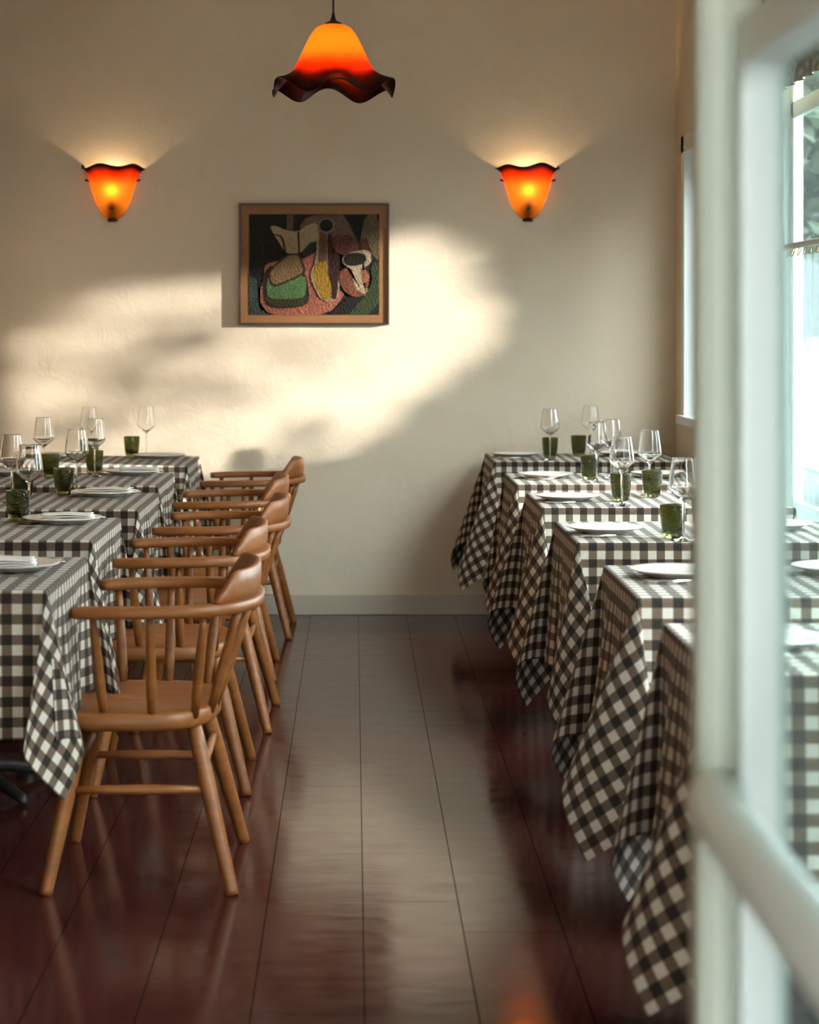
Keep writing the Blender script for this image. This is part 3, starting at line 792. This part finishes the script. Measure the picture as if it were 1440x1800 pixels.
# ------------------------------------------------------------------ framed textile picture
PW, PH, PD = .694, .562, .040
pc = empty('framed_picture', (-.183, YB, 1.621), 'framed hooked wool picture of bottles and fruit shapes in brown, green and pink', 'picture')
bm = bmesh.new(); t = .010
for (a, b, c, d) in ((-PW/2, PW/2, PH/2-t, PH/2), (-PW/2, PW/2, -PH/2, -PH/2+t), (-PW/2, -PW/2+t, -PH/2+t, PH/2-t), (PW/2-t, PW/2, -PH/2+t, PH/2-t)):
    box(bm, a, b, -PD, -.001, c, d)
finish('frame', bm, M['wood_dark'], pc, bevel=.0015)
bm = bmesh.new(); box(bm, -PW/2+t, PW/2-t, -.030, -.002, -PH/2+t, PH/2-t); 
def kraft():
    n = NT('tan_backing_board'); a = n.noise(30, 5, .7, n.obj()); r = n.ramp(a.outputs[0], [(.3, (.23, .10, .035)), (.7, (.27, .12, .038))]); n.l(r.outputs[0], n.b.inputs['Base Color']); n.set(Roughness=.7); return n.m
finish('backing_board', bm, kraft(), pc)
def wool(name, c):
    n = NT(name); v = n.n('ShaderNodeTexVoronoi'); v.inputs['Scale'].default_value = 150; n.l(n.obj(), v.inputs['Vector'])
    a = n.noise(25, 4, .7, n.obj()); hs = n.n('ShaderNodeHueSaturation'); hs.inputs['Color'].default_value = (c[0]*.75, c[1]*.68, c[2]*.62, 1)
    n.l(n.math('ADD', .55, n.math('MULTIPLY', a.outputs[0], .9)), hs.inputs['Value']); n.l(hs.outputs[0], n.b.inputs['Base Color'])
    n.set(Roughness=1.0); n.bump(v.outputs['Distance'], 1.0, .009); return n.m
SHAPES = [  # colour, outline in picture units
 ((.014, .014, .010), [(245, 190), (1215, 190), (1215, 940), (245, 940)]),
 ((.15, .12, .07), [(1110, 190), (1215, 190), (1215, 545), (1170, 500), (1110, 440), (1070, 400)]),
 ((.20, .13, .085), [(610, 300), (680, 200), (900, 195), (960, 200), (1070, 430), (870, 440), (700, 300)]),
 ((.07, .028, .018), [(1060, 390), (1120, 360), (1160, 470), (1080, 460)]),
 ((.16, .11, .065), [(525, 195), (575, 195), (575, 310), (525, 300)]),
 ((.045, .075, .065), [(245, 640), (305, 680), (320, 880), (385, 940), (250, 938)]),
 ((.42, .15, .10), [(365, 560), (500, 530), (650, 525), (770, 450), (770, 620), (880, 620), (930, 760), (960, 790), (840, 935), (560, 945), (400, 935), (330, 860), (330, 760), (355, 640)]),
 ((.040, .068, .026), [(1150, 560), (1215, 540), (1215, 940), (850, 935), (1000, 800), (1100, 805), (1165, 700)]),
 ((.012, .010, .010), [(840, 935), (990, 800), (1110, 800), (990, 935)]),
 ((.022, .012, .008), [(345, 640), (420, 560), (660, 610), (695, 760), (690, 850), (620, 885), (430, 893), (355, 850)]),
 ((.050, .045, .014), [(362, 770), (685, 770), (680, 850), (610, 875), (435, 882), (370, 840)]),
 ((.10, .22, .085), [(385, 640), (668, 630), (672, 780), (640, 818), (400, 824), (372, 760)]),
 ((.055, .028, .014), [(385, 640), (395, 600), (520, 490), (570, 475), (620, 480), (670, 600), (660, 640), (450, 735), (400, 720)]),
 ((.25, .17, .085), [(403, 645), (415, 605), (525, 505), (570, 492), (612, 498), (650, 600), (640, 632), (450, 715), (415, 700)]),
 ((.50, .41, .25), [(400, 280), (440, 275), (520, 310), (610, 320), (680, 270), (760, 250), (764, 390), (700, 400), (640, 470), (620, 480), (520, 485), (470, 400), (430, 340)]),
 ((.05, .02, .012), [(606, 318), (620, 314), (626, 480), (612, 480)]),
 ((.05, .02, .012), [(430, 335), (500, 350), (525, 478), (510, 480), (485, 362), (432, 345)]),
 ((.025, .040, .036), [(640, 480), (700, 400), (765, 398), (755, 430), (660, 520)]),
 ((.42, .35, .25), [(700, 640), (745, 540), (752, 300), (840, 300), (838, 560), (930, 600), (910, 832), (790, 838), (730, 740)]),
 ((.045, .012, .010), [(825, 330), (858, 340), (860, 460), (925, 495), (915, 600), (900, 825), (858, 822), (836, 640)]),
 ((.40, .24, .022), [(760, 545), (822, 535), (835, 640), (862, 740), (856, 822), (792, 826), (748, 740), (722, 640), (738, 570)]),
 ((.15, .085, .04), [(768, 320), (824, 320), (824, 540), (762, 548)]),
 ((.30, .26, .17), [(760, 275), (775, 232), (820, 216), (868, 232), (884, 275), (868, 318), (820, 333), (775, 318)]),
 ((.010, .009, .008), [(768, 275), (782, 240), (820, 226), (860, 240), (872, 275), (860, 310), (820, 322), (782, 310)]),
 ((.15, .055, .040), [(862, 360), (900, 345), (1000, 345), (1050, 390), (1068, 440), (1060, 485), (950, 500), (872, 460)]),
 ((.24, .085, .050), [(925, 600), (1020, 585), (1085, 600), (1145, 640), (1140, 690), (1120, 760), (1110, 790), (1040, 812), (950, 765), (920, 690)]),
 ((.55, .47, .33), [(960, 490), (1010, 472), (1120, 452), (1162, 500), (1152, 555), (1082, 604), (1086, 710), (1132, 748), (1112, 788), (1030, 745), (1014, 600), (960, 575), (935, 530)]),
 ((.020, .014, .010), [(943, 530), (965, 485), (1040, 475), (1100, 485), (1122, 520), (1100, 562), (1020, 578), (965, 568)]),
 ((.45, .17, .12), [(1086, 610), (1110, 602), (1142, 645), (1134, 690), (1090, 705)]),
]
bm = bmesh.new(); mats = []; K = .002626/4.235*1.0
for i, (col, pts) in enumerate(SHAPES):
    mats.append(wool('wool_%s' % chr(97+i % 26)+('' if i < 26 else 'b'), col))
    sm = pts
    if i > 0 and len(pts) > 5:      # soften the outline
        sm = []
        for k in range(len(pts)):
            p, q = np.array(pts[k], float), np.array(pts[(k+1) % len(pts)], float); sm += [tuple(p*.78+q*.22), tuple(p*.22+q*.78)]
    h = .0015+.00045*i
    f = [((x-730)*K, -.030-h, (561-y)*K) for x, y in sm]; b_ = [((x-730)*K, -.0299, (561-y)*K) for x, y in sm]
    vf = [bm.verts.new(p) for p in f]; vb = [bm.verts.new(p) for p in b_]
    fc = bm.faces.new(vf); fc.material_index = i
    for k in range(len(vf)):
        q = bm.faces.new((vf[k], vf[(k+1) % len(vf)], vb[(k+1) % len(vf)], vb[k])); q.material_index = i
bmesh.ops.triangulate(bm, faces=[f for f in bm.faces if len(f.verts) > 4])
finish('wool_panel', bm, mats, pc)

# ------------------------------------------------------------------ outside
bm = bmesh.new(); box(bm, BX1+WT+.02, 40, -25, 60, -.30, -.2); 
gr = finish('street_ground', bm, plain('grey_asphalt', (.030, .028, .027, 1), .9)); gr['kind'] = 'structure'
bm = bmesh.new(); box(bm, BX1+WT+.005, 3.3, -25, 60, -.2, -.06); pv = finish('pavement', bm, plain('pale_concrete', (.05, .05, .046, 1), .9)); pv['kind'] = 'structure'
def leaves(bm, pts, size, rnd):
    for p in pts:
        a = Vector((rnd.gauss(0, 1), rnd.gauss(0, 1), rnd.gauss(0, 1))).normalized(); b = a.cross(Vector((rnd.gauss(0, 1), rnd.gauss(0, 1), rnd.gauss(0, 1)))).normalized()
        s_ = size*rnd.uniform(.7, 1.3); p = Vector(p)
        n_ = a.cross(b)
        v = [bm.verts.new(p+a*s_), bm.verts.new(p+b*s_*.5+n_*s_*.12), bm.verts.new(p-a*s_), bm.verts.new(p-b*s_*.5+n_*s_*.12)]
        bm.faces.new(v)
def leafmat(name, c):
    n = NT(name); a = n.noise(1.2, 3, .6, n.obj()); r = n.ramp(a.outputs[0], [(.3, tuple(x*.7 for x in c)), (.7, c)])
    n.l(r.outputs[0], n.b.inputs['Base Color']); n.set(Roughness=.6); return n.m
M['leaf'] = leafmat('sun_mask_leaf', (.030, .046, .014)); M['bark'] = plain('grey_bark', (.12, .10, .08, 1), .9)
# unseen tree added to mask the sun: its leaf gap shapes the wall patch
LIT = [(-60, 572), (60, 538), (160, 512), (260, 500), (390, 488), (500, 456), (620, 430), (700, 408), (755, 402), (815, 416), (856, 458), (866, 508), (895, 530), (908, 565), (886, 610), (822, 660), (722, 730), (640, 782), (560, 835), (530, 880), (510, 1000), (-60, 1100)]
def inside(x, y, P):
    r = False; j = len(P)-1
    for i in range(len(P)):
        if (P[i][1] > y) != (P[j][1] > y) and x < (P[j][0]-P[i][0])*(y-P[i][1])/(P[j][1]-P[i][1])+P[i][0]: r = not r
        j = i
    return r
rnd = random.Random(7); pts = []
while len(pts) < 8200:
    wx = rnd.uniform(-2.4, 1.75); wz = rnd.uniform(-.2, 2.45)
    px, py = VPX+wx*F_PX/YB, VPY+(CAM_Z-wz)*F_PX/YB
    if inside(px, py, LIT):
        d = .0
        if px < 600: d = .06+.26*min(1, (600-px)/450)
        d += .35*math.exp(-((px-350)/110)**2-((py-590)/45)**2)
        d += .10*math.exp(-((px-620)/150)**2-((py-605)/18)**2)
        if rnd.random() > d*.42: continue
    t_ = rnd.uniform(4.4, 5.9)-wx
    base = Vector((wx, YB, wz)); pts.append(base+SUN_DIR*t_)
for _ in range(4200):  # upper crown leaves added to cut skylight into the far window
    wx = rnd.uniform(-3.6, 2.6); wz = rnd.uniform(2.5, 4.4)-.12*(wx+.5)**2
    pts.append(Vector((wx, YB, max(wz, 2.45)))+SUN_DIR*(rnd.uniform(4.2, 6.2)-wx))
st = empty('sun_mask_tree', (5.2, 7.95, -.2), 'unseen leafy green tree added outside the windows to mask the sun', 'tree')
bm = bmesh.new(); leaves(bm, [p-Vector(st.location) for p in pts], .075, rnd); finish('foliage', bm, M['leaf'], st)
bm = bmesh.new(); tube(bm, [(0, 0, 0), (.05, .02, 1.2), (-.05, .0, 2.6), (.1, .1, 3.6)], [.13, .10, .08, .04], 12); finish('trunk', bm, M['bark'], st, True)
# farther trees seen through the panes
M['far_leaf'] = leafmat('distant_leaf', (.016, .026, .008))
def far_tree(x, y, h, cr, n, seed, label):
    rd = random.Random(seed); o = empty('far_tree', (x, y, -.2), label, 'tree', 'trees along the street')
    bm = bmesh.new(); P_ = []
    while len(P_) < n:
        v = Vector((rd.uniform(-1, 1), rd.uniform(-1, 1), rd.uniform(-1, 1)))
        if v.length > 1: continue
        P_.append(Vector((v.x*cr, v.y*cr, h+v.z*cr*.8)))
    leaves(bm, P_, .16, rd); finish('foliage', bm, M['far_leaf'], o)
    bm = bmesh.new(); tube(bm, [(0, 0, 0), (.1, 0, h*.5), (0, .1, h)], [.2, .15, .08], 12); finish('trunk', bm, M['bark'], o, True)
far_tree(4.7, 20.5, 4.0, 2.3, 5200, 1, 'green leafy tree across the street seen above the curtain rod')
far_tree(8.2, 31, 5.5, 4.2, 5200, 2, 'larger tree farther down the street')
# building across the street
bd = empty('street_building', (9.5, 46, -.2), 'pale lavender grey building at the far end of the street', 'building')
bm = bmesh.new(); box(bm, -7, 7, 0, 6, 0, 5.2); finish('facade', bm, plain('lavender_render', (.04, .037, .045, 1), .9), bd)
for k in range(4):
    bm = bmesh.new(); box(bm, -5.8+k*3.2, -4.4+k*3.2, -.04, .02, 1.2, 3.0); finish('window', bm, plain('dark_window_glass', (.05, .06, .07, 1), .1), bd)
ob = empty('sun_blocker_building', (10.5, -6, -.2), 'unseen brick building added across the street to block sun from the nearer windows', 'building')  # unseen, added to keep direct sun off the nearer windows
bm = bmesh.new()
fp = [(0, -7), (5, -7), (5, 6.6), (0, 9.25)]
lo = [bm.verts.new((x, y, 0)) for x, y in fp]; hi = [bm.verts.new((x, y, 5.5)) for x, y in fp]; bm.faces.new(lo[::-1]); bm.faces.new(hi)
for k in range(4): bm.faces.new((lo[k], lo[(k+1) % 4], hi[(k+1) % 4], hi[k]))
finish('facade', bm, plain('dark_brick', (.085, .06, .045, 1), .9), ob)
bm = bmesh.new(); box(bm, -.2, 5.2, -7.2, 6.4, 5.5, 5.7); finish('cornice', bm, plain('dull_stone', (.12, .11, .10, 1), .9), ob)
for k in range(5):
    for z in (1.0, 3.4):
        bm = bmesh.new(); box(bm, -.03, .02, -6+k*3.1, -4.7+k*3.1, z, z+1.4); finish('window', bm, plain('dark_window_glass', (.05, .06, .07, 1), .1), ob)
# parked car
cr = empty('parked_car', (4.55, 17.5, -.2), 'pale grey parked car with a red tail light beyond the sheer curtain', 'car')
bm = bmesh.new()
prof = [(-2.1, .35), (-2.12, .75), (-1.95, .98), (-1.35, 1.02), (-.85, 1.42), (.55, 1.45), (1.15, 1.05), (1.95, .90), (2.12, .62), (2.1, .35)]
a_ = [bm.verts.new((-.85+(.12 if z > 1.1 else 0), y, z)) for y, z in prof]; b_ = [bm.verts.new((.85-(.12 if z > 1.1 else 0), y, z)) for y, z in prof]
bm.faces.new(a_); bm.faces.new(b_[::-1])
for k in range(len(prof)): bm.faces.new((a_[k], a_[(k+1) % len(prof)], b_[(k+1) % len(prof)], b_[k]))
bmesh.ops.triangulate(bm, faces=[f for f in bm.faces if len(f.verts) > 4])
finish('body', bm, plain('silver_car_paint', (.05, .05, .048, 1), .3), cr, bevel=.03)
for sx_ in (-.86, .86):
    for sy_ in (-1.3, 1.3):
        bm = bmesh.new(); tube(bm, [(sx_-.1, sy_, .33), (sx_+.1, sy_, .33)], .33, 24); finish('wheel', bm, plain('black_rubber', (.02, .02, .02, 1), .8), cr)
for sx_ in (-.68, .68):
    bm = bmesh.new(); box(bm, sx_-.13, sx_+.13, -2.15, -2.05, .72, .88); finish('tail_light', bm, emis('red_tail_light', (1, .06, .03), 5), cr, bevel=.02)
bm = bmesh.new(); v_ = [bm.verts.new(p) for p in ((-.62, -1.36, 1.06), (.62, -1.36, 1.06), (.58, -.92, 1.38), (-.58, -.92, 1.38))]; bm.faces.new(v_)
for v in list(bm.verts): v.co.y -= .03; v.co.z += .02
r_ = bmesh.ops.extrude_face_region(bm, geom=bm.faces[:]); 
for v in [g for g in r_['geom'] if isinstance(g, bmesh.types.BMVert)]: v.co.y += .02
finish('rear_window', bm, plain('car_glass', (.04, .05, .05, 1), .08), cr)
